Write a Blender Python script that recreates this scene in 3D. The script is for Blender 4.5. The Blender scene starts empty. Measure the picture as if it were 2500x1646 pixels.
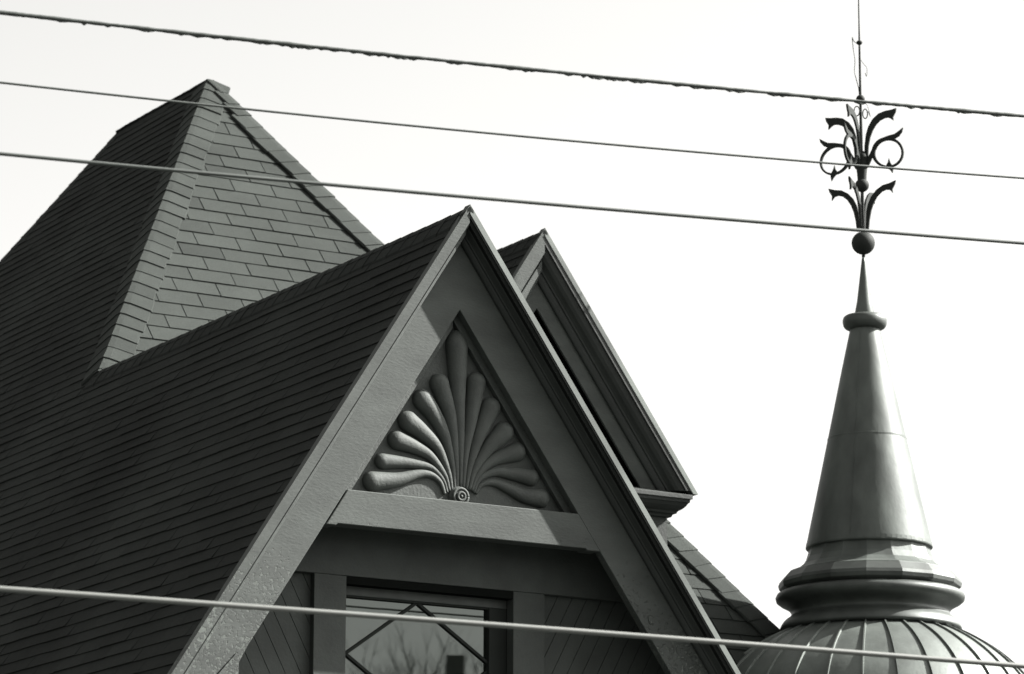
import bpy, math, random
import numpy as np
from mathutils import Vector, Matrix
random.seed(7)
SC = bpy.context.scene
R = math.radians

# ------------------------------------------------------------------ camera
F_PX, PITCH, ROLL = 8828.0, R(12.817), R(.163)     # focal length in photo pixels (2500 wide)
CAM = np.array([0, 0, 1.6])
fwd = np.array([0, math.cos(PITCH), math.sin(PITCH)])
up0 = np.array([0, -math.sin(PITCH), math.cos(PITCH)]); rt0 = np.array([1., 0, 0])
rt = rt0*math.cos(ROLL)+up0*math.sin(ROLL); up = -rt0*math.sin(ROLL)+up0*math.cos(ROLL)
cd = bpy.data.cameras.new('camera'); cam = bpy.data.objects.new('camera', cd); SC.collection.objects.link(cam)
cd.sensor_width = 36; cd.lens = F_PX/2500*36; cd.clip_start = .1; cd.clip_end = 3000
m = Matrix.Identity(4)
for i in range(3):
    m[i][0], m[i][1], m[i][2], m[i][3] = rt[i], up[i], -fwd[i], CAM[i]
cam.matrix_world = m
cd.dof.use_dof = True; cd.dof.focus_distance = 20.3; cd.dof.aperture_fstop = 4.8
SC.camera = cam

# ------------------------------------------------------------------ light
SUN_AZ, SUN_EL = R(77.6), R(37.5)
W = bpy.data.worlds.new('World'); SC.world = W; W.use_nodes = True
nt = W.node_tree; nt.nodes.clear()
sky = nt.nodes.new('ShaderNodeTexSky'); sky.sky_type = 'NISHITA'; sky.sun_disc = False
sky.sun_elevation = SUN_EL; sky.sun_rotation = SUN_AZ; sky.air_density = 1; sky.dust_density = 3.0; sky.ozone_density = 1
bw = nt.nodes.new('ShaderNodeRGBToBW')
mix = nt.nodes.new('ShaderNodeMixRGB'); mix.blend_type = 'MULTIPLY'; mix.inputs[0].default_value = 1
mix.inputs[2].default_value = (1, .992, .965, 1)
bg = nt.nodes.new('ShaderNodeBackground'); bg.inputs[1].default_value = .087
out = nt.nodes.new('ShaderNodeOutputWorld')
nt.links.new(sky.outputs[0], bw.inputs[0]); nt.links.new(bw.outputs[0], mix.inputs[1])
nt.links.new(mix.outputs[0], bg.inputs[0]); nt.links.new(bg.outputs[0], out.inputs[0])
sl = bpy.data.lights.new('sun', 'SUN'); sl.energy = 5.0; sl.angle = R(.53); sl.color = (1, .985, .955)
so = bpy.data.objects.new('sun', sl); SC.collection.objects.link(so)
sd = Vector((math.sin(SUN_AZ)*math.cos(SUN_EL), math.cos(SUN_AZ)*math.cos(SUN_EL), math.sin(SUN_EL)))
so.rotation_euler = sd.to_track_quat('Z', 'Y').to_euler(); so.location = (30, 5, 40)
SC.view_settings.view_transform = 'Standard'; SC.view_settings.look = 'None'
SC.view_settings.exposure = 2.05; SC.view_settings.gamma = 1
SC.render.engine = 'CYCLES'
try: SC.cycles.max_bounces = 6
except Exception: pass

# ------------------------------------------------------------------ house frame
HAZ = R(-30.433)
v = np.array([math.sin(HAZ), math.cos(HAZ), 0]); u = np.array([v[1], -v[0], 0]); z = np.array([0, 0, 1.])
def ray(x, y): return fwd+rt*(x-1250)/F_PX+up*(823-y)/F_PX
r0 = ray(1146, 512); A = CAM+r0*20/r0[1]            # front gable apex
AZ = A[2]
M = np.array([u, v, z]); CL = M@(CAM-A)
def hit(x, y, n, d):
    n = np.array(n, float); r = M@ray(x, y); return CL+r*(d-n@CL)/(n@r)
def F0(x, y, b): return hit(x, y, (0, 1, 0), b)     # house coordinates (along front, depth, height from apex)
def depth_of(P): return (M.T@np.array(P)+A-CAM)@fwd
HROT = math.atan2(u[1], u[0])
SL, SR, FS = 1.56, 1.405, 1.2323
tl, tr = math.atan(SL), math.atan(SR)

# ------------------------------------------------------------------ helpers
def tag(o, label=None, cat=None, group=None, kind=None):
    if label: o['label'] = label
    if cat: o['category'] = cat
    if group: o['group'] = group
    if kind: o['kind'] = kind
    return o
def empty(name, loc=(0, 0, 0), rz=0, parent=None):
    o = bpy.data.objects.new(name, None); SC.collection.objects.link(o)
    o.location = loc; o.rotation_euler = (0, 0, rz); o.parent = parent; return o
class MB:
    tone = 0.
    def __init__(s): s.v = []; s.f = []; s.t = {}
    def add(s, vs, fs):
        k = len(s.v); s.v += [tuple(float(c) for c in p) for p in vs]; s.t[len(s.f)] = s.tone; s.f += [tuple(i+k for i in f) for f in fs]
    def slab(s, top, bot):                            # two matching rings -> closed solid
        n = len(top); s.add(list(top)+list(bot), [tuple(range(n)), tuple(range(2*n-1, n-1, -1))]+[(i, n+i, n+(i+1) % n, (i+1) % n) for i in range(n)])
    def prism(s, pts, b0, b1):                        # polygon in (a, h), extruded in depth
        s.slab([(p[0], b0, p[1]) for p in pts], [(p[0], b1, p[1]) for p in pts])
    def box(s, a0, a1, b0, b1, h0, h1): s.prism([(a0, h0), (a1, h0), (a1, h1), (a0, h1)], b0, b1)
    def build(s, name, mat, parent=None, smooth=False, bevel=0, raw=False):
        me = bpy.data.meshes.new(name)
        vs = s.v if raw else [(p[0], p[1], p[2]+AZ) for p in s.v]
        me.from_pydata(vs, [], s.f)
        if any(s.t.values()):                         # small difference of tone from one shingle to the next
            at = me.attributes.new('tone', 'FLOAT', 'FACE'); c = 0.
            for i in range(len(s.f)):
                c = s.t.get(i, c); at.data[i].value = c
        me.validate(); me.materials.append(mat)
        import bmesh
        bm = bmesh.new(); bm.from_mesh(me); bmesh.ops.recalc_face_normals(bm, faces=bm.faces); bm.to_mesh(me); bm.free()
        if smooth:
            for p in me.polygons: p.use_smooth = True
        o = bpy.data.objects.new(name, me); SC.collection.objects.link(o); o.parent = parent
        if bevel:
            b = o.modifiers.new('bevel', 'BEVEL'); b.width = bevel; b.segments = 2; b.limit_method = 'ANGLE'; b.angle_limit = R(40)
        return o
def tube(mb, pts, rad, n=8, caps=True, flat=None):
    pts = [Vector(p) for p in pts]; k = len(pts); rings = []
    t0 = (pts[1]-pts[0]).normalized(); ref = Vector((0, 0, 1)) if abs(t0.z) < .9 else Vector((1, 0, 0))
    if flat is not None: ref = Vector(flat)
    for i, p in enumerate(pts):
        t = (pts[min(i+1, k-1)]-pts[max(i-1, 0)]).normalized()
        s = t.cross(ref).normalized(); w = s.cross(t).normalized()
        if flat is None: ref = w
        r = rad[i] if hasattr(rad, '__len__') else rad
        fl = 1. if flat is None else .8
        rings.append([p+s*r*math.cos(q)+w*r*fl*math.sin(q) for q in [2*math.pi*j/n for j in range(n)]])
    vs = [q for r_ in rings for q in r_]; fs = []
    for i in range(k-1):
        for j in range(n): fs.append((i*n+j, i*n+(j+1) % n, (i+1)*n+(j+1) % n, (i+1)*n+j))
    if caps: fs += [tuple(range(n)), tuple(range((k-1)*n, k*n))]
    mb.add(vs, fs)
def lathe(mb, ca, cb, prof, n=64, close=True, rot=0):
    vs = []; fs = []
    for r, h in prof:
        for j in range(n):
            q = 2*math.pi*j/n+rot; vs.append((ca+r*math.cos(q), cb+r*math.sin(q), h))
    for i in range(len(prof)-1):
        for j in range(n): fs.append((i*n+j, i*n+(j+1) % n, (i+1)*n+(j+1) % n, (i+1)*n+j))
    if close: fs += [tuple(range(n)), tuple(range((len(prof)-1)*n, len(prof)*n))]
    mb.add(vs, fs)
def clip(poly, conv):
    """convex clip of 2-D poly by counter-clockwise convex polygon"""
    o = poly
    for i in range(len(conv)):
        a, b = conv[i], conv[(i+1) % len(conv)]
        ins = lambda p: (b[0]-a[0])*(p[1]-a[1])-(b[1]-a[1])*(p[0]-a[0]) >= -1e-9
        new = []
        for j in range(len(o)):
            p, q = o[j], o[(j+1) % len(o)]; ip, iq = ins(p), ins(q)
            if ip: new.append(p)
            if ip != iq:
                dx, dy = q[0]-p[0], q[1]-p[1]
                den = (b[0]-a[0])*dy-(b[1]-a[1])*dx
                t = ((b[1]-a[1])*(p[0]-a[0])-(b[0]-a[0])*(p[1]-a[1]))/den
                new.append((p[0]+dx*t, p[1]+dy*t))
        o = new
        if len(o) < 3: return []
    return o
def ccw(p):
    s = sum(p[i][0]*p[(i+1) % len(p)][1]-p[(i+1) % len(p)][0]*p[i][1] for i in range(len(p)))
    return p if s > 0 else p[::-1]
def catmull(P, n=8):
    P = [np.array(p, float) for p in P]; P = [2*P[0]-P[1]]+P+[2*P[-1]-P[-2]]; o = []
    for i in range(1, len(P)-2):
        for k in range(n):
            t = k/n; a, b, c, d = P[i-1:i+3]
            o.append(.5*(2*b+(c-a)*t+(2*a-5*b+4*c-d)*t*t+(3*b-a-3*c+d)*t**3))
    o.append(P[-2]); return o

# ------------------------------------------------------------------ materials
TINT = (.90, 1.0, .915)
def mat(name, val, rough=.7, metal=0., noise=.15, nscale=6., bump=.0, bscale=60., spec=.3, tint=TINT, fine=.08, streak=None, peel=None):
    m = bpy.data.materials.new(name); m.use_nodes = True; t = m.node_tree; n = t.nodes; l = t.links
    b = n['Principled BSDF']; b.inputs['Roughness'].default_value = rough; b.inputs['Metallic'].default_value = metal
    b.inputs['Specular IOR Level'].default_value = spec
    tc = n.new('ShaderNodeTexCoord'); src = tc.outputs['Object']
    if streak:
        mp = n.new('ShaderNodeMapping'); mp.inputs['Scale'].default_value = streak; l.new(src, mp.inputs[0]); s1 = mp.outputs[0]
    else: s1 = src
    a = n.new('ShaderNodeTexNoise'); a.inputs['Scale'].default_value = nscale; a.inputs['Detail'].default_value = 6; l.new(s1, a.inputs['Vector'])
    f = n.new('ShaderNodeTexNoise'); f.inputs['Scale'].default_value = 140; f.inputs['Detail'].default_value = 3; l.new(src, f.inputs['Vector'])
    m1 = n.new('ShaderNodeMapRange'); m1.inputs[1].default_value = .25; m1.inputs[2].default_value = .75
    m1.inputs[3].default_value = 1-noise; m1.inputs[4].default_value = 1+noise; l.new(a.outputs['Fac'], m1.inputs[0])
    m2 = n.new('ShaderNodeMapRange'); m2.inputs[1].default_value = .25; m2.inputs[2].default_value = .75
    m2.inputs[3].default_value = 1-fine; m2.inputs[4].default_value = 1+fine; l.new(f.outputs['Fac'], m2.inputs[0])
    mu = n.new('ShaderNodeMath'); mu.operation = 'MULTIPLY'; l.new(m1.outputs[0], mu.inputs[0]); l.new(m2.outputs[0], mu.inputs[1])
    sc = n.new('ShaderNodeVectorMath'); sc.operation = 'SCALE'; sc.inputs[0].default_value = tuple(val*c for c in tint)
    if 'shingle' in name:
        an = n.new('ShaderNodeAttribute'); an.attribute_name = 'tone'
        ao = n.new('ShaderNodeMath'); ao.inputs[1].default_value = 1; l.new(an.outputs['Fac'], ao.inputs[0])
        am = n.new('ShaderNodeMath'); am.operation = 'MULTIPLY'; l.new(mu.outputs[0], am.inputs[0]); l.new(ao.outputs[0], am.inputs[1]); mu = am
    l.new(mu.outputs[0], sc.inputs['Scale']); col = sc.outputs[0]; hgt = None
    if peel:
        # flaking paint: patches where the coat has lifted, with a ragged edge
        pn = n.new('ShaderNodeTexNoise'); pn.inputs['Scale'].default_value = 42; pn.inputs['Detail'].default_value = 9; pn.inputs['Roughness'].default_value = .62
        pmap = n.new('ShaderNodeMapping'); pmap.inputs['Scale'].default_value = (1, 1, 1.0); l.new(src, pmap.inputs[0]); l.new(pmap.outputs[0], pn.inputs['Vector'])
        big = n.new('ShaderNodeTexNoise'); big.inputs['Scale'].default_value = 2.3; big.inputs['Detail'].default_value = 2; l.new(src, big.inputs['Vector'])
        sep = n.new('ShaderNodeSeparateXYZ'); l.new(src, sep.inputs[0])
        hr = n.new('ShaderNodeMapRange'); hr.inputs[1].default_value = AZ-1.5; hr.inputs[2].default_value = AZ-2.6
        hr.inputs[3].default_value = -.2; hr.inputs[4].default_value = .06; l.new(sep.outputs[2], hr.inputs[0])
        ad = n.new('ShaderNodeMath'); l.new(pn.outputs['Fac'], ad.inputs[0]); l.new(hr.outputs[0], ad.inputs[1])
        bm_ = n.new('ShaderNodeMath'); bm_.operation = 'MULTIPLY_ADD'; bm_.inputs[1].default_value = .35; bm_.inputs[2].default_value = -.175; l.new(big.outputs['Fac'], bm_.inputs[0])
        ad2 = n.new('ShaderNodeMath'); l.new(ad.outputs[0], ad2.inputs[0]); l.new(bm_.outputs[0], ad2.inputs[1])
        ms = n.new('ShaderNodeMapRange'); ms.inputs[1].default_value = .56; ms.inputs[2].default_value = .60; l.new(ad2.outputs[0], ms.inputs[0])
        mc = n.new('ShaderNodeMixRGB'); mc.inputs[2].default_value = tuple(peel*c for c in (.9, 1, .9))+(1,)
        mm = n.new('ShaderNodeMath'); mm.operation = 'MULTIPLY'; mm.inputs[1].default_value = .65; l.new(ms.outputs[0], mm.inputs[0])
        l.new(mm.outputs[0], mc.inputs[0]); l.new(col, mc.inputs[1]); col = mc.outputs[0]; hgt = ms.outputs[0]
    l.new(col, b.inputs['Base Color'])
    if bump:
        bn = n.new('ShaderNodeTexNoise'); bn.inputs['Scale'].default_value = bscale; bn.inputs['Detail'].default_value = 5; l.new(s1, bn.inputs['Vector'])
        bp = n.new('ShaderNodeBump'); bp.inputs['Strength'].default_value = bump; bp.inputs['Distance'].default_value = .01; l.new(bn.outputs['Fac'], bp.inputs['Height'])
        nrm = bp.outputs[0]
        if hgt is not None:
            b2 = n.new('ShaderNodeBump'); b2.inputs['Strength'].default_value = 1.0; b2.inputs['Distance'].default_value = .006; b2.invert = True
            l.new(hgt, b2.inputs['Height']); l.new(nrm, b2.inputs['Normal']); nrm = b2.outputs[0]
        l.new(nrm, b.inputs['Normal'])
    return m
MT = {}
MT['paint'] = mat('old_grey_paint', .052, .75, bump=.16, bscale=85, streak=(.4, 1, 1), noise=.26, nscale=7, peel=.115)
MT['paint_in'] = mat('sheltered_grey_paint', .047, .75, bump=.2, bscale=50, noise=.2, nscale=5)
MT['trim'] = mat('shade_darkened_trim', .028, .6, bump=.15, bscale=50)  # darkened so the crown's colour carries the shade of its underside
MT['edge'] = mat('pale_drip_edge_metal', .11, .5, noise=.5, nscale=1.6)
MT['carved'] = mat('carved_wood_paint', .05, .7, bump=.25, bscale=60, noise=.22, nscale=9, spec=.3)
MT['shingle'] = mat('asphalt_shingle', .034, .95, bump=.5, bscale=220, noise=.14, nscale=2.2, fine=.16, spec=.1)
MT['shingle_shaded'] = mat('shaded_weathered_shingle', .0195, .95, bump=.5, bscale=200, noise=.35, nscale=.8, fine=.2, spec=.1)  # shade of the side and gable slopes put into the colour; mottling is weathering
MT['felt'] = mat('roof_felt', .012, .95, spec=.05)
MT['metal'] = mat('painted_turret_metal', .078, .5, metal=.2, noise=.4, nscale=5, bump=.35, bscale=9, spec=.25, fine=.05, streak=(1, 1, .5))
MT['ring'] = mat('dark_turret_metal', .055, .5, metal=.3, noise=.35, nscale=6, bump=.25, bscale=7, spec=.4)  # darker tone for the rings and collars than for the cone
MT['dome'] = mat('dome_sheet_metal', .11, .5, metal=.35, noise=.3, nscale=5, bump=.12, bscale=30, spec=.5, fine=.12)
MT['iron'] = mat('finial_iron', .022, .7, spec=.12)
MT['dark'] = mat('near_black', .008, 1, spec=0)  # near-black; on jambs and gable recess it paints in their shadow
MT['muntin'] = mat('muntin_paint', .022, .85, spec=.08)
MT['sash'] = mat('sash_paint', .05, .6, noise=.25, nscale=10)
MT['cable'] = mat('weathered_black_cable', .06, .6)
MT['cable_pale'] = mat('pale_sheathed_cable', .13, .5, noise=.06, tint=(.97, 1, .93))
MT['cable_rough'] = mat('lashed_cable', .055, .8, noise=.3, nscale=20)
MT['ground'] = mat('street_ground', .03, .9, noise=.2, nscale=.4)
MT['wall'] = mat('house_clapboard', .12, .8)
MT['bark'] = mat('bare_bark', .11, .9)
MT['brick'] = mat('sooty_brick', .05, .9)
g = bpy.data.materials.new('attic_glass'); g.use_nodes = True; t = g.node_tree; b = t.nodes['Principled BSDF']
b.inputs['Base Color'].default_value = (.012, .014, .012, 1); b.inputs['Roughness'].default_value = .0
b.inputs['IOR'].default_value = 1.72; b.inputs['Specular Tint'].default_value = (.92, 1, .94, 1); b.inputs['Specular IOR Level'].default_value = .5
nz = t.nodes.new('ShaderNodeTexNoise'); nz.inputs['Scale'].default_value = 3.5; tc = t.nodes.new('ShaderNodeTexCoord'); t.links.new(tc.outputs['Object'], nz.inputs['Vector'])
bp = t.nodes.new('ShaderNodeBump'); bp.inputs['Strength'].default_value = .03; bp.inputs['Distance'].default_value = .002
t.links.new(nz.outputs['Fac'], bp.inputs['Height']); t.links.new(bp.outputs[0], b.inputs['Normal'])
MT['glass'] = g

# ------------------------------------------------------------------ ground
mb = MB(); mb.add([(-1500, -1500, 0), (1500, -1500, 0), (1500, 1500, 0), (-1500, 1500, 0)], [(0, 1, 2, 3)])
tag(mb.build('ground', MT['ground'], raw=True), kind='structure')

# ------------------------------------------------------------------ house
HOUSE = empty('house', (A[0], A[1], 0), HROT)
tag(HOUSE, 'old house with steep shingled roofs, two pointed gables and a domed turret with spire', 'house')

EXP, TAB = .153, .352
def plane_frame(O, e1, e2):
    e1 = np.array(e1, float); e2 = np.array(e2, float); e1 /= np.linalg.norm(e1); e2 /= np.linalg.norm(e2)
    n = np.cross(e1, e2); 
    if n[2] < 0: n = -n
    return np.array(O, float), e1, e2, n
def shingle_plane(mb, deck, fr, poly3, thick=.009, seed=1, gap=.007, exp=EXP, tab=TAB, wavy=.0, jit=.25):
    O, e1, e2, n = fr
    P = ccw([((np.array(p)-O)@e1, (np.array(p)-O)@e2) for p in poly3])
    s0, s1 = min(p[0] for p in P), max(p[0] for p in P); t0, t1 = min(p[1] for p in P), max(p[1] for p in P)
    up3 = lambda s, t, h: O+e1*s+e2*t+n*h
    deck.slab([up3(s, t, -.004) for s, t in P], [up3(s, t, -.05) for s, t in P])
    for i in range(math.floor(t0/exp), math.ceil(t1/exp)):
        rr = random.Random(seed*1000+i); off = (i % 2)*tab/2+rr.uniform(-.012, .012)
        dt = rr.uniform(-.004, .004)
        for j in range(math.floor((s0-off)/tab)-1, math.ceil((s1-off)/tab)+1):
            r2 = random.Random(seed*7919+i*131+j*17)
            a0 = j*tab+off+gap/2+r2.uniform(0, .003); a1 = (j+1)*tab+off-gap/2
            lo = i*exp+dt+r2.uniform(-.002, .002)-wavy*math.sin(j*.9+i*.3); hi = (i+1)*exp+.012
            q = clip([(a0, lo), (a1, lo), (a1, hi), (a0, hi)], P)
            if len(q) < 3: continue
            th = thick*r2.uniform(1-jit, 1+jit); mb.tone = r2.gauss(0, .06)+rr.uniform(-.04, .04)
            lift = lambda t: .001+th*max(0, 1-(t-lo)/(hi-lo))
            mb.slab([up3(s, t, lift(t)) for s, t in q], [up3(s, t, -.003) for s, t in q])
def part_roof(name, planes, matl, parent=HOUSE, **k):
    mb, dk = MB(), MB()
    for fr, poly in planes: shingle_plane(mb, dk, fr, poly, **k)
    o = mb.build(name, matl, parent); dk.build('roof_deck', MT['felt'], o)
    return o
def cap_row(mb, P, Q, nA, nB, w=.14, step=.15, base=.018, th=.012, seed=3, tip=0, taper=1):
    """bent cap shingles from P (high) down to Q; nA, nB the outward normals of the two planes"""
    P, Q, nA, nB = map(lambda x: np.array(x, float), (P, Q, nA, nB)); L = np.linalg.norm(Q-P); d = (Q-P)/L
    wA = np.cross(d, nA); wA /= np.linalg.norm(wA); wB = np.cross(nB, d); wB /= np.linalg.norm(wB)
    if wA@nB > 0: wA = -wA
    if wB@nA > 0: wB = -wB
    k = int(L/step)+1; nm = (nA+nB); nm /= np.linalg.norm(nm)
    for i in range(k):
        rr = random.Random(seed*100+i)
        s0, s1 = i*step, min((i+1)*step+.03, L); l0, l1 = base, base+th*rr.uniform(.7, 1.6)
        ww = w*rr.uniform(.94, 1.05)*min(1, taper+i*.22); sk = rr.uniform(-.01, .01)
        ring = lambda s, l: [P+d*(s-.02+sk)+wA*ww+nA*max(l-tip, .004), P+d*s+wA*.03+nA*(l+.002), P+d*(s+.006)+nm*(l*1.02), P+d*s+wB*.03+nB*(l+.002), P+d*(s-.02-sk)+wB*ww+nB*max(l-tip, .004)]
        mb.tone = rr.gauss(0, .05); a, c = ring(s0, l0), ring(s1, l1)
        ia = [p-nm*.012 for p in a]; ic = [p-nm*.02 for p in c]
        vs = a+c+ia+ic; fs = []
        for j in range(4):
            fs += [(j, j+1, 5+j+1, 5+j), (10+j, 10+j+1, 15+j+1, 15+j), (5+j, 6+j, 16+j, 15+j), (j, j+1, 11+j, 10+j)]
        fs += [(0, 5, 15, 10), (4, 9, 19, 14)]
        mb.add(vs, fs)

nL = np.array([-math.sin(tl), 0, math.cos(tl)]); nR = np.array([math.sin(tr), 0, math.cos(tr)])
tf = math.atan(FS); nF = np.array([0, -math.sin(tf), math.cos(tf)])
P1 = np.array([0, 5.15, 0.]); P0 = hit(509, 195, (-SL, 0, 1), 0); P0[2] = SL*P0[0]
FR = hit(299, 312, (-SL, 0, 1), 0); FL = hit(0, 641, (-SL, 0, 1), 0)
EAVE = -3.7
SRM = 1.686                                       # main roof right pitch
nM = np.array([SRM, 0, 1.]); nM /= np.linalg.norm(nM)
onL = lambda b, h: (h/SL, b, h)
frontb = lambda h: 5.15+h/FS
# main left slope (coplanar with the front gable's left slope)
frL = plane_frame((0, 0, 0), (0, 1, 0), (math.cos(tl), 0, math.sin(tl)))
dFL = (FL-FR)/(FL[2]-FR[2]); FE = FR+dFL*(EAVE-FR[2]); 
far = onL(FE[1], EAVE)
left_poly = [(EAVE/SL, 5.15, EAVE), (0, 5.15, 0), P0, (FR[2]/SL, FR[1], FR[2]), far]
frF = plane_frame(P1, (1, 0, 0), (0, math.cos(tf), math.sin(tf)))
aR = P0[0]+(P0[2]-EAVE)/SRM
front_poly = [P0, P1, (0, frontb(EAVE), EAVE), (aR, frontb(EAVE), EAVE)]
frM = plane_frame(P0, (0, 1, 0), (-1, 0, SRM))
right_poly = [P0, (aR, frontb(EAVE), EAVE), (aR, FE[1], EAVE), (FR[2]/SL, FR[1], FR[2])]
frB = plane_frame((FR[0], FR[1], FR[2]), (1, 0, 0), (0, -(FE[1]-FR[1]), FR[2]-EAVE))
back_poly = [(FR[2]/SL, FR[1], FR[2]), (aR, FE[1], EAVE), far]
main = part_roof('main_roof', [(frF, front_poly), (frM, right_poly), (frB, back_poly)], MT['shingle'])
tag(main, 'sunlit pale shingled hip face behind the gables')
lroof = part_roof('side_roof', [(frL, left_poly)], MT['shingle_shaded'], thick=.0095, wavy=.003, gap=.0015, exp=.098, jit=.3)
tag(lroof, 'dark shaded roof slope on the left below the main ridge')
mb = MB(); cap_row(mb, P0, P1, nL, nF, w=.185, seed=3, base=.012, th=.008, tip=.004); mb.build('hip_cap', MT['shingle'], main)
HR = np.array([aR, frontb(EAVE), EAVE])
mb = MB(); cap_row(mb, P0+(HR-P0)/np.linalg.norm(HR-P0)*.03, HR, nF, nM, w=.17, base=.028, th=.006, seed=4, taper=.3); mb.build('hip_cap', MT['shingle'], main)
nB = np.array([0, FR[2]-EAVE, FE[1]-FR[1]]); nB /= np.linalg.norm(nB)
mb = MB(); cap_row(mb, np.array([FR[2]/SL, FR[1], FR[2]]), np.array(far), nL, nB, w=.14, seed=5, base=.006, th=.004); mb.build('hip_cap', MT['shingle_shaded'], lroof)
mb = MB(); cap_row(mb, P0, FR+(P0-FR)/np.linalg.norm(P0-FR)*.05, nL, nM, w=.14, seed=6, base=.007, th=.004, taper=.15); mb.build('ridge_cap', MT['shingle_shaded'], lroof)

# front gable roof
GB = -.0
gl = [(0, 0, 0), (0, 5.15, 0), (EAVE/SL, 5.15, EAVE), (EAVE/SL, 0, EAVE)]
hv = -3.2; 
gr = [(0, 0, 0), (0, 5.15, 0), (-EAVE/SR, frontb(EAVE), EAVE), (-EAVE/SR, 0, EAVE)]
frGR = plane_frame((0, 0, 0), (0, 1, 0), (-math.cos(tr), 0, math.sin(tr)))
groof = part_roof('gable_roof', [(frL, gl)], MT['shingle_shaded'], thick=.0095, wavy=.003, gap=.0015, exp=.098, jit=.3)
part2 = MB(); dk = MB(); shingle_plane(part2, dk, frGR, gr); ro = part2.build('gable_roof', MT['shingle'], HOUSE); dk.build('roof_deck', MT['felt'], ro)
mb = MB(); cap_row(mb, (0, 5.2, 0), (0, -.01, 0), nL, nR, w=.13, seed=8, base=.012, th=.004); mb.build('ridge_cap', MT['shingle_shaded'], groof)

def rake_pt(side, ap, s, t, sl):                   # along rake s, inward t
    th = math.atan(sl)
    if side < 0: return (ap[0]-s*math.cos(th)+t*math.sin(th), ap[1]-s*math.sin(th)-t*math.cos(th))
    return (ap[0]+s*math.cos(th)-t*math.sin(th), ap[1]-s*math.sin(th)-t*math.cos(th))
def mitre(t, sl): return t*math.tan(math.atan(sl))
def rake_sweep(mb, side, ap, sl, prof, hend, close=True):
    """sweep a closed (t, b) profile from the mitre at the apex to height hend"""
    A_, B_ = [], []
    th = math.atan(sl)
    for t, b in prof:
        a, h = rake_pt(side, ap, mitre(t, sl), t, sl); A_.append((a, b, h))
        s1 = (ap[1]-hend-t*math.cos(th))/math.sin(th); a, h = rake_pt(side, ap, s1, t, sl); B_.append((a, b, h))
    mb.slab(A_, B_)
def crown(side, ap, sl, b0, hend, t_top=0., k=1., d=.12):
    P = [(0, 0), (.026, 0), (.026, .010), (.033, .012), (.044, .020), (.054, .036), (.060, .056), (.066, .070), (.072, .074), (.072, .084),
         (.082, .088), (.092, .097), (.096, .104), (.096, d), (0, d+.04)]
    if side < 0: P = [(0, 0), (.042, 0), (.042, .014), (.046, .05), (.052, .05), (.054, .030), (.074, .034), (.080, .06), (.092, .09), (.096, .104), (.096, d), (0, d+.04)]
    P = [(t*k+t_top, b0+b-(.006 if b == 0 else 0)) for t, b in P]
    mb = MB(); rake_sweep(mb, side, ap, sl, P, hend); return mb
HB = EAVE+.25
D = .12
for side, sl in ((-1, SL), (1, SR)):
    o = crown(side, (0, 0), sl, 0, HB).build('crown_molding', MT['trim'] if side > 0 else MT['paint'], HOUSE, bevel=.0015)  # right crown takes the shade-darkened trim, left one the plain paint
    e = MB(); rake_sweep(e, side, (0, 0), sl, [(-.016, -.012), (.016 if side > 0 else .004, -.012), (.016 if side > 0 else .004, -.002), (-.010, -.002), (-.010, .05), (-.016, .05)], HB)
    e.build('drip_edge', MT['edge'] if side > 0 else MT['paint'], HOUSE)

# bargeboards (frieze legs), carved panel opening between them
T0, T1 = .088, .315
def leg_board(side, sl, ap=(0, 0), t0=T0, t1=T1, b0=D, b1=D+.06, hend=HB, foot=None):
    th = math.atan(sl); pts = [rake_pt(side, ap, mitre(t0, sl), t0, sl), rake_pt(side, ap, (ap[1]-hend-t0*math.cos(th))/math.sin(th), t0, sl)]
    if foot: pts += foot
    else: pts.append(rake_pt(side, ap, (ap[1]-hend-t1*math.cos(th))/math.sin(th), t1, sl))
    pts.append(rake_pt(side, ap, mitre(t1, sl), t1, sl))
    mb = MB(); mb.prism(pts, b0, b1); return mb
ft = [F0(583, 1646, D), F0(585, 1618, D), F0(606, 1575, D)]
def leg_foot(side):
    s = -1 if side < 0 else 1
    return [(s*1.343, HB), (s*1.343, -2.68), (s*1.29, -2.60)]
def a_board(name, ap, t0, t1, b0, b1, hend, matl, foot=None, bev=.004):
    """the two raking boards and their meeting point, cut as one pointed frame"""
    bl = lambda t, sl, sd_: rake_pt(sd_, ap, (ap[1]-hend-t*math.cos(math.atan(sl)))/math.sin(math.atan(sl)), t, sl)
    topo = rake_pt(-1, ap, mitre(t0, SL), t0, SL); topi = rake_pt(-1, ap, mitre(t1, SL), t1, SL)
    to2 = rake_pt(1, ap, mitre(t0, SR), t0, SR); ti2 = rake_pt(1, ap, mitre(t1, SR), t1, SR)
    topo = (ap[0], (topo[1]+to2[1])/2); topi = (ap[0]+.01, (topi[1]+ti2[1])/2)
    L_ = [topo, bl(t0, SL, -1)]+(foot or [bl(t1, SL, -1)])+[topi]; R_ = [topo, topi, bl(t1, SR, 1), bl(t0, SR, 1)]
    loop = L_[1:]+R_[2:]+[topo]
    mb = MB(); mb.prism(loop, b0, b1); return mb.build(name, matl, HOUSE, bevel=bev)
foot = [(ft[1][0]-.006, HB), (ft[1][0]-.004, ft[1][2]), (ft[2][0], ft[2][2])]
o = a_board('bargeboard', (0, 0), T0, T1, D, D+.06, HB, MT['paint'], foot)
p, q = F0(575, 1596, D), F0(500, 1680, D)          # open joint between two boards near the foot
dx = np.array([q[0]-p[0], 0, q[2]-p[2]]); nn = np.array([dx[2], 0, -dx[0]]); nn /= np.linalg.norm(nn)
g_ = MB(); g_.prism([(p+nn*.002)[[0, 2]], (q+nn*.004)[[0, 2]], (q-nn*.004)[[0, 2]], (p-nn*.001)[[0, 2]]], D-.0025, D+.01); g_.build('board_joint', MT['dark'], o)
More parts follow.
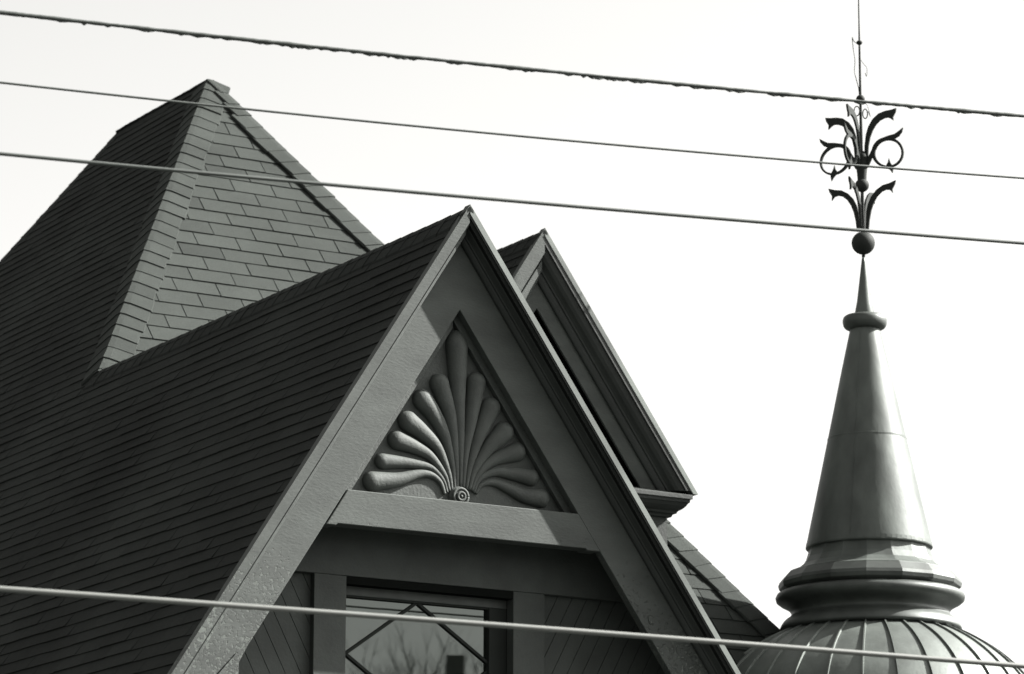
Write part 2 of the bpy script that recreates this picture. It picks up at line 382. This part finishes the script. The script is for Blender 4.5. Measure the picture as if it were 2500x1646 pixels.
k_ = F0(1588, 1513, D); mb = MB()
rg_ = [(k_[0]+.016*math.cos(q)*(1+.25*math.sin(3*q)), k_[2]+.03*math.sin(q)*(1+.1*math.cos(2*q))) for q in np.linspace(0, 2*math.pi, 18)[:-1]]
mb.prism(rg_, D-.005, D+.002); mb.build('wood_patch', MT['paint'], o, bevel=.002)
# collar beam
xl = lambda h, t=T1+.0: -((-h)-t/math.cos(tl))/SL    # inner edge of left leg at height h
xr = lambda h, t=T1: ((-h)-t/math.cos(tr))/SR
H1, H2 = -1.672, -1.880
mb = MB(); mb.prism([(xl(H1)+.001, H1), (xl(H2)+.001, H2), (xl(H2)+.06, H2), (xl(H2)+.075, H2+.010), (xr(H2)-.10, H2+.010), (xr(H2)-.09, H2), (xr(H2)-.001, H2), (xr(H1)-.001, H1)], D, D+.11)
beam = mb.build('collar_beam', MT['paint'], HOUSE, bevel=.005)
# stepped molding round the carved panel
mb = MB()
B1, B2, TM = D+.062, D+.10, T1+.040
for side, sl in ((-1, SL), (1, SR)):
    rake_sweep(mb, side, (0, 0), sl, [(T1-.01, B1), (TM, B1), (TM, B2+.01), (T1-.01, B2+.01)], H1-.03)
mold = mb.build('panel_molding', MT['carved'], HOUSE, bevel=.002)
mb = MB(); hh = H1-.17
mb.prism([(0.0, -TM/math.cos((tl+tr)/2)+.05), (xl(hh, T1), hh), (xr(hh, T1), hh)], B2, B2+.03)
panel = mb.build('carved_panel', MT['carved'], HOUSE)
tag(panel, 'triangular panel carved with a fan of rounded petals')
Z7 = lambda x, y: F0(850+x*.3511, 750+y*.3511, B2-.006)
PET = [([(672, 1300), (645, 1225), (600, 1180), (545, 1160), (470, 1165), (340, 1200), (165, 1213)], 58),
 ([(690, 1290), (655, 1195), (570, 1115), (450, 1090), (340, 1078), (235, 1072)], 46),
 ([(706, 1280), (668, 1165), (570, 1040), (460, 975), (335, 925)], 56),
 ([(722, 1275), (696, 1150), (620, 980), (510, 870), (412, 795)], 62),
 ([(742, 1270), (722, 1100), (665, 890), (590, 745), (515, 645)], 62),
 ([(758, 1262), (745, 1050), (710, 780), (632, 535)], 60),
 ([(780, 1255), (778, 950), (762, 640), (752, 285)], 70),
 ([(800, 1262), (815, 1020), (850, 790), (888, 525)], 60),
 ([(820, 1268), (850, 1085), (915, 880), (990, 700)], 60),
 ([(842, 1272), (880, 1130), (965, 990), (1080, 872)], 62),
 ([(858, 1278), (905, 1160), (1005, 1068), (1170, 1008)], 56),
 ([(872, 1290), (915, 1195), (1020, 1148), (1140, 1160), (1265, 1183)], 52),
 ([(886, 1296), (930, 1235), (1010, 1222), (1110, 1260), (1215, 1310), (1335, 1330)], 56)]
for pi_, (pts, Rz) in enumerate(PET):
    C3 = [Z7(*p) for p in pts]; e = C3[-1]; dirn = (C3[-1]-C3[-2]); dirn /= np.linalg.norm(dirn)
    Rm = Rz*.3511/415*1.2; rs = Rm*.1+.004
    cur = catmull(C3, 10); L = [0]
    for i in range(1, len(cur)): L.append(L[-1]+np.linalg.norm(cur[i]-cur[i-1]))
    rad = [rs+(Rm-rs)*(s/L[-1])**1.2 for s in L]
    end = 1.0 if pi_ != 6 else 1.5
    for k in range(1, 9):
        q = k/8*math.pi/2; cur.append(e+dirn*Rm*end*math.sin(q)); rad.append(max(Rm*math.cos(q), .0006))
    mb = MB(); tube(mb, cur, rad, 20, flat=(0, -1, 0)); mb.build('petal', MT['carved'], panel, smooth=True)
mb = MB(); c = Z7(768, 1322)
def disc(rad_, dep, y_, n=32):
    vs = []; fs = []
    for i in range(8):
        q = math.pi/2*i/7
        for j in range(n):
            a_ = 2*math.pi*j/n; vs.append((c[0]+rad_*math.cos(q)*math.cos(a_), c[1]+.004+y_-dep*math.sin(q), c[2]+rad_*math.cos(q)*math.sin(a_)))
    for i in range(7):
        for j in range(n): fs.append((i*n+j, i*n+(j+1) % n, (i+1)*n+(j+1) % n, (i+1)*n+j))
    mb.add(vs, fs)
disc(.066, .034, 0); disc(.011, .012, -.034)
for R_, r_, y_ in ((.046, .0095, -.026), (.023, .008, -.034)):
    ring = [(c[0]+R_*math.cos(q), c[1]+y_, c[2]+R_*math.sin(q)) for q in np.linspace(0, 2*math.pi, 41)]
    tube(mb, ring, r_, 10, flat=(0, 1, 0))
mb.build('boss', MT['carved'], panel, smooth=True)

# recessed gable wall with diagonal boards
BW = .485; BC = .440
wall_out = ccw([(0, -.12), (EAVE/SL+.15, EAVE), (-EAVE/SR-.15, EAVE)])
mb = MB()
mb.prism([(0, -.13), (xl(-2.0, .05), -2.0), (xr(-2.0, .05), -2.0)], BW+.02, BW+.06)
mb.prism([(xl(-2.0, .05), -2.001), (xl(EAVE, .05), EAVE), (-.56, EAVE), (-.56, -2.001)], BW+.02, BW+.06)
mb.prism([(.59, -2.001), (.59, EAVE), (xr(EAVE, .05), EAVE), (xr(-2.0, .05), -2.001)], BW+.02, BW+.06)
gwall = mb.build('gable_wall', MT['paint_in'], HOUSE); tag(gwall, 'recessed gable wall of diagonal boards in shade')
mb = MB()
def board_fill(poly, ang, w=.088, gap=.004, side=1):
    poly = ccw(poly); d = np.array([math.cos(ang), math.sin(ang)]); nn = np.array([-d[1], d[0]])
    pr = [np.array(p)@nn for p in poly]
    for i in range(math.floor(min(pr)/w), math.ceil(max(pr)/w)):
        q = [tuple(d*-9+nn*(i*w+gap/2)), tuple(d*9+nn*(i*w+gap/2)), tuple(d*9+nn*((i+1)*w-gap/2)), tuple(d*-9+nn*((i+1)*w-gap/2))]
        r_ = clip(ccw(q), poly)
        if len(r_) > 2: mb.prism(r_, BW, BW+.016)
hb = -2.10
board_fill([(xl(hb, .05), hb), (-.7, hb), (-.7, EAVE+.1), (xl(EAVE+.1, .05), EAVE+.1)], -math.atan2(1.9, 1))
mb.build('board_cladding', MT['paint_in'], gwall); mb = MB()
board_fill([(.7, hb), (xr(hb, .05), hb), (xr(EAVE+.1, .05), EAVE+.1), (.7, EAVE+.1)], math.atan2(1.9, 1))
mb.build('board_cladding', MT['paint_in'], gwall)
hb = F0(721, 1394, BC)[2]                         # underside of the wall band
mb = MB(); mb.prism([(xl(hb, .05), hb), (xr(hb, .05), hb), (xr(-1.2, .05), -1.2), (xl(-1.2, .05), -1.2)], BC-.003, BW); mb.build('wall_band', MT['paint_in'], HOUSE, bevel=.003)

# attic window
WIN = empty('window', (0, 0, 0), 0, HOUSE)
tag(WIN, 'attic window with a diamond of slender bars across its glass')
wl, wr, cl_, cr_ = -.53, .558, -.733, .768
for x0, x1 in ((cl_, wl), (wr, cr_)):
    mb = MB(); mb.box(x0, x1, BC, BW+.03, EAVE+.3, hb-.001); mb.build('casing', MT['paint_in'], WIN, bevel=.003)
BS, BP = BC+.075, BC+.105
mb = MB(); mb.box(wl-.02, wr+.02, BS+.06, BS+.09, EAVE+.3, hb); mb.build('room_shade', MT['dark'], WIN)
# jambs and head lining, near-black: deep shadow of the opening put into the colour
mb = MB(); mb.box(wl-.03, wl-.001, BW+.031, BS+.06, EAVE+.3, hb-.001); mb.box(wr+.001, wr+.03, BC+.05, BS+.06, EAVE+.3, hb-.001); mb.box(wl, wr, BC+.002, BS+.06, hb-.045, hb-.0015)
mb.build('window_jamb', MT['dark'], WIN)
px_ = lambda x, y: F0(x, y, BP)
ptop = px_(1017, 1470)[2]; pl_a = wl+.012; pr_a = px_(1188, 1500)[0]
mb = MB(); mb.box(wl, wr, BS, BP+.01, ptop, ptop+.075); mb.build('sash_rail', MT['sash'], WIN, bevel=.003)
mb = MB(); mb.box(pr_a, wr, BS, BP+.01, EAVE+.5, ptop-.001); sash_l = MB(); sash_l.box(wl, pl_a, BS, BP+.01, EAVE+.5, ptop-.001); sash_l.build('sash_stile', MT['muntin'], WIN)
sash = mb.build('sash_stile', MT['muntin'], WIN, bevel=.003)
mb = MB(); mb.box(wl, pr_a+.002, BP-.022, BP+.002, ptop-.010, ptop-.0005); mb.build('rail_bead', MT['muntin'], WIN)
mb = MB(); mb.box(pl_a-.005, pr_a+.005, BP+.004, BP+.009, EAVE+.5, ptop+.01); mb.build('pane', MT['glass'], WIN)
def bar(p, q, w=.008):
    p, q = np.array(p), np.array(q); d = (q-p)/np.linalg.norm(q-p); n_ = np.array([-d[1], d[0]]); mb = MB()
    mb.prism([p+n_*w, q+n_*w, q-n_*w, p-n_*w], BP-.012, BP+.003); return mb.build('muntin', MT['muntin'], WIN)
tp = px_(1017, 1472)[[0, 2]]; lf = px_(842, 1596)[[0, 2]]; rg = px_(1202, 1630)[[0, 2]]
bar(tp, lf); bar(tp, rg); bt = lf+rg-tp; bar(lf, bt); bar(rg, bt)

# house walls below the eaves
mb = MB()
bF = frontb(EAVE)+.35
mb.box(EAVE/SL+.3, aR-.35, bF, FE[1]-.4, -AZ, EAVE+.25)
mb.box(EAVE/SL+.3, -EAVE/SR-.3, BW+.07, bF+.1, -AZ, EAVE+.2)
mb.build('house_wall', MT['wall'], HOUSE)

# ------------------------------------------------------------------ second gable
G2 = F0(1329, 567, 4.18); ap2 = (G2[0], G2[2]); BG = 4.18; E2 = F0(1699, 1208, BG)[2]
rb = frontb(G2[2])
def g2p(side, sl, t0h):
    s = side; a0 = ap2[0]; h1 = E2
    return [(a0, BG, ap2[1]), (a0, rb, ap2[1]), (a0+s*(ap2[1]-h1)/sl, frontb(h1)+.1, h1), (a0+s*(ap2[1]-h1)/sl, BG, h1)]
frg2l = plane_frame((ap2[0], BG, ap2[1]), (0, 1, 0), (math.cos(tl), 0, math.sin(tl)))
frg2r = plane_frame((ap2[0], BG, ap2[1]), (0, 1, 0), (-math.cos(tr), 0, math.sin(tr)))
r2 = part_roof('dormer_roof', [(frg2l, g2p(-1, SL, 0)), (frg2r, g2p(1, SR, 0))], MT['shingle_shaded'], thick=.0095, gap=.0015, exp=.098, jit=.3)
mb = MB(); cap_row(mb, (ap2[0], rb+.05, ap2[1]), (ap2[0], BG-.01, ap2[1]), nL, nR, w=.12, seed=9, base=.012, th=.004); mb.build('ridge_cap', MT['shingle_shaded'], r2)
for side, sl in ((-1, SL), (1, SR)):
    o = crown(side, ap2, sl, BG, E2+.02, k=2.0).build('crown_molding', MT['trim'] if side > 0 else MT['paint'], HOUSE, bevel=.0015)  # shade again painted into the right-hand crown by the darker trim
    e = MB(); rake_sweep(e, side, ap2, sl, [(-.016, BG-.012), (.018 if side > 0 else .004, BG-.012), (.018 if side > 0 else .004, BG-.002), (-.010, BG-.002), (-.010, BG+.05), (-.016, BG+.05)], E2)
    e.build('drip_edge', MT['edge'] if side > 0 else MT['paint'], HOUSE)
    rs_ = MB(); rake_sweep(rs_, side, ap2, sl, [(.0, BG+.16), (.02, BG+.16), (.02, BG+1.6), (0, BG+1.6)], E2+.02)
a_board('bargeboard', ap2, .16, .30, BG+D, BG+D+.022, E2+.02, MT['paint'])
mb = MB(); mb.prism([(ap2[0], ap2[1]-.2), (ap2[0]-1.05, E2), (ap2[0]+1.15, E2)], BG+D+.16, BG+D+.20); mb.build('shadow_recess_panel', MT['dark'], HOUSE)  # near-black panel stands in for the shadow of the deep recess
# horizontal cornice with its return round the corner, and the wall under it
WA1 = F0(1629, 1265, BG+D)[0]; WA0 = ap2[0]-(WA1-ap2[0]); hT = F0(1670, 1198, BG)[2]+.0
mb = MB()
prof = [(.0, .012), (.125, -.028), (.135, -.030), (.135, -.060), (.122, -.062), (.120, -.085), (.112, -.088), (.100, -.110), (.080, -.130), (.055, -.145), (.050, -.160), (.030, -.166), (.022, -.185), (0, -.186)]
T_, B_ = [], []
for x, h in prof:
    pass
bw0 = BG+D
ringF = [(x, hT+h) for x, h in prof]
n_ = len(ringF); vs = []; fs = []
for (ex, eb) in ((WA0, 0), (WA1, 1), (WA1, 2)):
    for x, h in ringF:
        if eb == 0: vs.append((ex-x, bw0-x, h))
        elif eb == 1: vs.append((ex+x, bw0-x, h))
        else: vs.append((ex+x, bw0+.5, h))
for s in range(2):
    for j in range(n_): fs.append((s*n_+j, s*n_+(j+1) % n_, (s+1)*n_+(j+1) % n_, (s+1)*n_+j))
fs += [tuple(range(n_)), tuple(range(2*n_, 3*n_))]
mb.add(vs, fs); mb.build('cornice', MT['trim'], HOUSE, bevel=.0015)
mb = MB(); mb.box(WA0, WA1, bw0+.002, bw0+1.2, hT-.9, hT-.15); mb.build('dormer_wall', MT['paint_in'], HOUSE)

# ------------------------------------------------------------------ turret
TB = 3.35
def axx(y): return 2104+(y-280)*16/1050
TA = F0(axx(900), 900, TB)[0]
def TH(y): return F0(axx(y), y, TB)[2]
def TR(y, r): return r*depth_of(F0(axx(y), y, TB))/F_PX
def pr(l): return [(TR(y, r), TH(y)) for y, r in l]
spire = MB(); lathe(spire, TA, TB, pr([(1341, 153), (1339, 155), (1334, 154), (1150, 113), (1000, 80), (900, 58), (807, 37), (795, 34)]), 72)
so_ = spire.build('turret_spire', MT['metal'], HOUSE, smooth=True)
# riveted lap seams of the sheet cone
mb = MB()
def cone_r(y): return np.interp(y, [807, 1334], [37, 154])
for y in (1072,):
    lathe(mb, TA, TB, pr([(y+4, cone_r(y+4)+.1), (y+4, cone_r(y)+1.2), (y, cone_r(y)+.9), (y-1, cone_r(y)-.5)]), 72, close=False)
for q in (-2.5,):
    tube(mb, [(TA+(TR(y, cone_r(y))+.001)*math.cos(q), TB+(TR(y, cone_r(y))+.001)*math.sin(q), TH(y)) for y in range(815, 1330, 30)], .003, 6)
mb.build('sheet_seam', MT['metal'], so_)
mb = MB()
for j in range(72):                               # ragged lower lip
    q = 2*math.pi*j/72; r0_ = TR(1336, 154.5)+random.uniform(0, .0015); h0 = TH(1337)+random.uniform(-.006, .004)
    q2 = 2*math.pi*(j+1.02)/72; h_ = TH(1328)
    mb.slab([(TA+r0_*math.cos(q), TB+r0_*math.sin(q), h0), (TA+r0_*math.cos(q2), TB+r0_*math.sin(q2), h0), (TA+(r0_-.004)*math.cos(q2), TB+(r0_-.004)*math.sin(q2), h_), (TA+(r0_-.004)*math.cos(q), TB+(r0_-.004)*math.sin(q), h_)],
            [(TA+(r0_-.012)*math.cos(q), TB+(r0_-.012)*math.sin(q), h0), (TA+(r0_-.012)*math.cos(q2), TB+(r0_-.012)*math.sin(q2), h0), (TA+(r0_-.014)*math.cos(q2), TB+(r0_-.014)*math.sin(q2), h_), (TA+(r0_-.014)*math.cos(q), TB+(r0_-.014)*math.sin(q), h_)])
mb.build('spire_lip', MT['metal'], so_)
mb = MB(); lathe(mb, TA, TB, pr([(806, 28), (805, 42), (802, 48), (797, 52), (790, 54), (782, 54), (776, 52), (772, 47), (770, 22)]), 40)
mb.build('spire_collar', MT['ring'], HOUSE, smooth=True)
mb = MB(); lathe(mb, TA, TB, pr([(772, 25), (770, 25), (735, 18), (690, 12), (640, 5.5), (625, 3.2)]), 24); mb.build('spire_tip', MT['metal'], HOUSE, smooth=True)
# flared faceted band and its moldings
mb = MB(); lathe(mb, TA, TB, pr([(1332, 147), (1348, 149), (1364, 154), (1380, 164), (1392, 180), (1399, 199), (1402, 200), (1405, 180)]), 16, rot=.12)
mb.build('flared_band', MT['metal'], HOUSE, bevel=.0)
mb = MB(); lathe(mb, TA, TB, pr([(1399, 190), (1401, 203), (1420, 221), (1428, 224), (1438, 222), (1445, 212), (1447, 204)]), 16, rot=.12)
mb.build('collar_ring', MT['ring'], HOUSE, bevel=.004)
mb = MB(); lathe(mb, TA, TB, pr([(1445, 205), (1447, 218), (1452, 227), (1460, 231), (1469, 229), (1476, 220), (1482, 208), (1488, 199), (1496, 193), (1503, 193), (1509, 199), (1515, 208), (1521, 214), (1527, 218), (1534, 221), (1540, 222), (1544, 203)]), 80)
mb.build('turret_collar', MT['ring'], HOUSE, smooth=True)
# dome
def dome_prof():
    o = []
    y0 = 1565-.0; top = 1512
    for i in range(26):
        q = math.radians(28+(62)*i/25); o.append((430*math.sin(q), top-8+320*(1-math.cos(q))))
    return o
dp = dome_prof(); DP = []
for r_, y in dp:
    DP.append((r_*TR(1560, 1), TH(1560)-(y-1560)*TR(1560, 1)*1.0))
DP += [(DP[-1][0], DP[-1][1]-.4)]
mb = MB(); lathe(mb, TA, TB, [(DP[0][0]*.9, DP[0][1]+.005)]+DP, 120); dome = mb.build('turret_dome', MT['dome'], HOUSE, smooth=True)
NS = 30
for k in range(NS):
    q = 2*math.pi*k/NS+.05; rd = np.array([math.cos(q), math.sin(q), 0]); td = np.array([-math.sin(q), math.cos(q), 0]); mb = MB(); vs = []; fs = []
    for i, (r_, h) in enumerate(DP):
        c_ = np.array([TA, TB, h])+rd*r_; nr = rd*.75+np.array([0, 0, .55])
        for w_, l_ in ((-.007, -.004), (-.005, .017), (.005, .017), (.007, -.004)): vs.append(c_+td*w_+nr*l_)
    for i in range(len(DP)-1):
        for j in range(4): fs.append((i*4+j, i*4+(j+1) % 4, (i+1)*4+(j+1) % 4, (i+1)*4+j))
    fs += [(0, 1, 2, 3), tuple(range(len(DP)*4-4, len(DP)*4))]
    mb.add(vs, fs); mb.build('dome_seam', MT['dome'], dome)
mb = MB(); lathe(mb, TA, TB, [(DP[-1][0]-.06, DP[-1][1]+.1), (DP[-1][0]-.06, -AZ)], 48); mb.build('turret_wall', MT['wall'], HOUSE, smooth=True)

# ------------------------------------------------------------------ finial
FIN = empty('finial', (0, 0, 0), 0, HOUSE); tag(FIN, 'dark wrought iron finial of leaves and rings on the spire')
PXM = depth_of(F0(axx(350), 350, TB))/F_PX         # metres per photo pixel here
def sphere(mb, y, r, sq=1.):
    c_ = TH(y); lathe(mb, TA, TB, [(r*PXM*math.sin(math.pi*i/14), c_-r*PXM*sq*math.cos(math.pi*i/14)) for i in range(1, 14)], 24)
for y, r, sq in ((594, 28.5, 1), (453, 17, 1), (243, 11, 1), (105, 7.5, .8)):
    mb = MB(); sphere(mb, y, r, sq); mb.build('ball', MT['iron'], FIN, smooth=True)
mb = MB(); lathe(mb, TA, TB, [(4.2*PXM, TH(628)), (3.8*PXM, TH(560)), (4.5*PXM, TH(540)), (4.2*PXM, TH(470)), (4*PXM, TH(330)), (3.2*PXM, TH(250)), (2.6*PXM, TH(120)), (1.8*PXM, TH(60)), (1.2*PXM, TH(-60)), (.5*PXM, TH(-160))], 12)
mb.build('rod', MT['iron'], FIN, smooth=True)
mb = MB(); lathe(mb, TA, TB, [(r*PXM, TH(y)) for y, r in ((452, 10), (440, 11), (425, 12), (405, 14), (388, 15.5), (380, 15), (372, 9), (369, 4))], 20); mb.build('urn', MT['iron'], FIN, smooth=True)
# arms: outlines measured in a radial plane; angle PSI turns them about the rod
e_az = math.atan2((CL[1]-TB), (CL[0]-TA))          # towards the viewer, in house coordinates
PSI = R(22)
def arm_dir(k): q = e_az+math.pi/2-PSI+k*math.pi/2; return np.array([math.cos(q), math.sin(q), 0])
AX = 458
def arm_poly(pts, k, name, yoff=0, th=.016, sx=1.0):
    d = arm_dir(k); n_ = np.array([-d[1], d[0], 0]); P = []
    for x, y in pts:
        r = (x-AX)/2.2375*PXM/math.cos(PSI)*sx; h = TH(y/2.2375)-r*math.sin(PSI)*.28*1.0
        P.append(np.array([TA, TB, h+yoff])+d*r)
    mb = MB(); mb.slab([p+n_*th/2 for p in P], [p-n_*th/2 for p in P]); return mb.build(name, MT['iron'], FIN, bevel=.002)
LEAF = [(474, 900), (476, 800), (484, 740), (498, 695), (522, 655), (555, 625), (590, 612), (625, 606), (652, 598), (648, 618), (634, 645), (636, 667), (620, 655), (605, 648), (585, 652), (562, 664), (540, 686), (522, 716), (508, 752), (498, 800), (492, 900)]
LEAF2 = [(474, 1255), (478, 1160), (487, 1120), (505, 1078), (535, 1040), (570, 1015), (605, 1005), (641, 989), (636, 1010), (622, 1035), (624, 1060), (608, 1042), (588, 1040), (565, 1050), (540, 1075), (520, 1110), (506, 1150), (496, 1200), (490, 1255)]
for k in range(4):
    sx = 1.0 if k in (0, 2) else .95
    if k != 1: arm_poly(LEAF, k, 'leaf', sx=sx)
    arm_poly(LEAF2, k, 'leaf', sx=sx)
def ring_arm(k):
    d = arm_dir(k); n_ = np.array([-d[1], d[0], 0]); mb = MB()
    def pt(x, y, o=0):
        r = (x-AX)/2.2375*PXM/math.cos(PSI); return np.array([TA, TB, TH(y/2.2375)-r*math.sin(PSI)*.28])+d*r+n_*o
    N = 36; cx_, cy_ = 600, 838
    ou, inn = [], []
    for i in range(N):
        q = 2*math.pi*i/N; thk = 15+5*math.cos(q-3.9)
        ou.append((cx_+86*math.cos(q), cy_+84*math.sin(q))); inn.append((cx_+(86-thk)*math.cos(q), cy_+(84-thk)*math.sin(q)))
    th = .009; vs = [pt(*p, th) for p in ou]+[pt(*p, th) for p in inn]+[pt(*p, -th) for p in ou]+[pt(*p, -th) for p in inn]; fs = []
    for i in range(N):
        j = (i+1) % N; fs += [(i, j, N+j, N+i), (2*N+i, 2*N+j, 3*N+j, 3*N+i), (i, j, 2*N+j, 2*N+i), (N+i, N+j, 3*N+j, 3*N+i)]
    mb.add(vs, fs); mb.build('scroll_ring', MT['iron'], FIN)
    arm_poly([(470, 900), (500, 850), (528, 795), (560, 763), (600, 748), (640, 738), (668, 718), (686, 704), (680, 728), (662, 752), (640, 764), (606, 762), (575, 775), (548, 800), (525, 845), (505, 890), (490, 920)], k, 'scroll_leaf', th=.016)
    arm_poly([(592, 905), (600, 893), (606, 868), (614, 893), (622, 905), (628, 925), (624, 952), (612, 935), (598, 922)], k, 'scroll_leaf', th=.016)
for k in (0, 2): ring_arm(k)
ring_arm(3)
# small curls and loose lightning cable round the rod
def fin_pt(x, y, dpt=0): 
    dr = np.array([math.cos(e_az+math.pi/2), math.sin(e_az+math.pi/2), 0]); tv = np.array([math.cos(e_az), math.sin(e_az), 0])
    return np.array([TA, TB, TH(y/2.2375)])+dr*(x-AX)/2.2375*PXM+tv*dpt
for cx_, cy_, ra, rb_ in ((437, 612, 15, 26), (482, 628, 13, 26)):
    mb = MB(); tube(mb, [fin_pt(cx_+ra*math.cos(q), cy_+rb_*math.sin(q), .02) for q in np.linspace(0, 2*math.pi, 22)], .0045, 6); mb.build('curl', MT['iron'], FIN)
mb = MB(); tube(mb, [fin_pt(*p) for p in catmull([(452, 245), (428, 225), (420, 205), (424, 270), (432, 330), (428, 390), (436, 430), (448, 480), (452, 520)], 6)], .0032, 5)
tube(mb, [fin_pt(*p) for p in catmull([(458, 320), (478, 350), (496, 375), (494, 420), (486, 400)], 6)], .0025, 5)
tube(mb, [fin_pt(*p) for p in catmull([(470, 545), (495, 580), (510, 640), (500, 615), (484, 600)], 6)], .0025, 5)
mb.build('lightning_cable', MT['cable'], FIN)

# ------------------------------------------------------------------ overhead wires (street side, in front of the house)
WD = R(68); wdir = np.array([math.sin(WD), math.cos(WD), 0]); wn = np.array([-math.cos(WD), math.sin(WD), 0])
def wire(name, pts, dist, dia_px, matl, label, rough=0):
    S = []
    for x, y in pts:
        r = ray(x, y); t = dist/(r@wn); P = CAM+r*t; S.append((P@wdir, P[2]))
    S = np.array(S); co = np.polyfit(S[:, 0], S[:, 1], 2)
    e0, e1 = S[0, 0], S[-1, 0]; s0, s1 = e0-28, e1+28; N = 4200 if rough else 400; dco = np.polyder(co)
    def zz(s_):                                   # a parabola in view, straight on towards the poles
        c_ = min(max(s_, e0-1), e1+1); return np.polyval(co, c_)+np.polyval(dco, c_)*(s_-c_)
    mid = CAM+wdir*0; rad = dia_px/2*dist/math.cos(R(22))/F_PX
    P = []; rr = []
    k1 = 0
    for i in range(N+1):
        s = s0+(s1-s0)*i/N; P.append(wdir*s+wn*dist+z*zz(s))
        k1 = k1*.8+random.uniform(-1, 1)*.25*rough; rr.append(rad*(1+k1*.5))
    mb = MB(); tube(mb, P, rr, 8)
    if rough:
        for i in range(5, N-5):
            if random.random() < .19:
                L_ = random.uniform(.02, .07); q = P[i]-z*rad*.9
                tube(mb, [q-wdir*L_/2, q-z*rad*random.uniform(.1, .5), q+wdir*L_/2], [rad*.25, rad*random.uniform(.4, .75), rad*.2], 6)
    o = mb.build(name, matl, raw=True, smooth=True); tag(o, label, 'overhead wire', 'overhead wires crossing in front of the house'); return o
wo = CAM
wire('overhead_wire', [(0, 33), (494, 82), (977, 135), (1575, 200), (2100, 249), (2500, 282)], 14.0, 10, MT['cable_rough'], 'thick dark rough cable with ragged lumps hanging under it, highest of the four wires', rough=1)
wire('overhead_wire', [(0, 203), (488, 252), (1239, 331), (2001, 397), (2500, 435)], 14.3, 6.2, MT['cable'], 'thinnest dark wire, crossing the main roof tip and the rings of the finial')
wire('overhead_wire', [(0, 375), (735, 446), (1575, 517), (2016, 557), (2500, 594)], 13.6, 9.5, MT['cable'], 'smooth dark wire passing just above both gable peaks and across the finial ball')
wire('overhead_wire', [(0, 1439), (945, 1502), (1754, 1572), (2500, 1625)], 13.0, 14, MT['cable_pale'], 'pale thick wire lowest of the four, crossing the attic window and the dome')

# ------------------------------------------------------------------ across the street: what the attic glass reflects
def mirror_point(x, y, dist):
    """where the reflection seen at photo pixel (x, y) comes from, dist metres out from the glass"""
    Pg = F0(x, y, BP+.004); d = M@ray(x, y); d = d/np.linalg.norm(d); d[1] = -d[1]
    L = Pg+d*dist; return M.T@L+A
c_ = mirror_point(1112, 1602, 60); c2 = mirror_point(1112, 1640, 60)
CH = empty('brick_chimney_house', (c_[0], c_[1], 0), R(-28))
tag(CH, 'brick house with square chimney across the street, seen mirrored in the attic window', 'house')
ex = MB(); ex.add(*(lambda w, t: ([(-w, -w, 6), (w, -w, 6), (w, w, 6), (-w, w, 6), (-w, -w, t), (w, -w, t), (w, w, t), (-w, w, t)], [(0, 1, 5, 4), (1, 2, 6, 5), (2, 3, 7, 6), (3, 0, 4, 7), (4, 5, 6, 7)]))(.2, c_[2]))
ex.build('chimney', MT['brick'], CH, raw=True)
ht = c2[2]-1.6
hs = MB(); hs.add([(-6, -5, 0), (6, -5, 0), (6, 5, 0), (-6, 5, 0), (-6, -5, ht-3.5), (6, -5, ht-3.5), (6, 5, ht-3.5), (-6, 5, ht-3.5), (-6, 0, ht), (6, 0, ht)],
    [(0, 1, 5, 4), (1, 2, 6, 9, 5), (2, 3, 7, 6), (3, 0, 4, 8, 7), (4, 5, 9, 8), (6, 7, 8, 9)])
hs.build('wall', MT['brick'], CH, raw=True)
def bare_tree(loc, H, seed, label):
    rd = random.Random(seed); root = empty('bare_tree', (loc[0], loc[1], 0)); tag(root, label, 'tree', 'bare trees across the street')
    tk, cr = MB(), MB()
    tube(tk, [(0, 0, 0), (.1, 0, H*.2), (0, .1, H*.38)], [H*.022, H*.017, H*.013], 8)
    tk.build('trunk', MT['bark'], root, raw=True)
    def br(p, d, L, r, dep):
        q = p+d*L*.5+Vector((rd.uniform(-1, 1), rd.uniform(-1, 1), rd.uniform(-.3, 1)))*L*.06; e = q+(d+Vector((rd.uniform(-.3, .3), rd.uniform(-.3, .3), rd.uniform(0, .3)))).normalized()*L*.5
        tube(cr, [p, q, e], [r, r*.75, r*.5], 3, caps=False)
        if dep == 0: return
        for _ in range(4 if dep > 1 else 5):
            nd = (d+Vector((rd.uniform(-1, 1), rd.uniform(-1, 1), rd.uniform(-.3, .9)))*.75).normalized()
            br(q.lerp(e, rd.random()), nd, L*rd.uniform(.5, .72), r*.5, dep-1)
    for _ in range(6):
        br(Vector((0, 0, H*rd.uniform(.25, .4))), Vector((rd.uniform(-.7, .7), rd.uniform(-.7, .7), 1)).normalized(), H*.24, H*.0045, 4)
    cr.build('crown', MT['bark'], root, raw=True)
for (x, y, dd, sd_) in ((905, 1560, 75, 1), (1015, 1565, 78, 2), (1130, 1585, 80, 3)):
    p = mirror_point(x, y, dd); bare_tree(p, p[2]*1.22, sd_, ['bare leafless tree, leftmost of three across the street', 'bare leafless tree, middle of three across the street', 'bare leafless tree nearest the brick chimney across the street'][sd_-1])
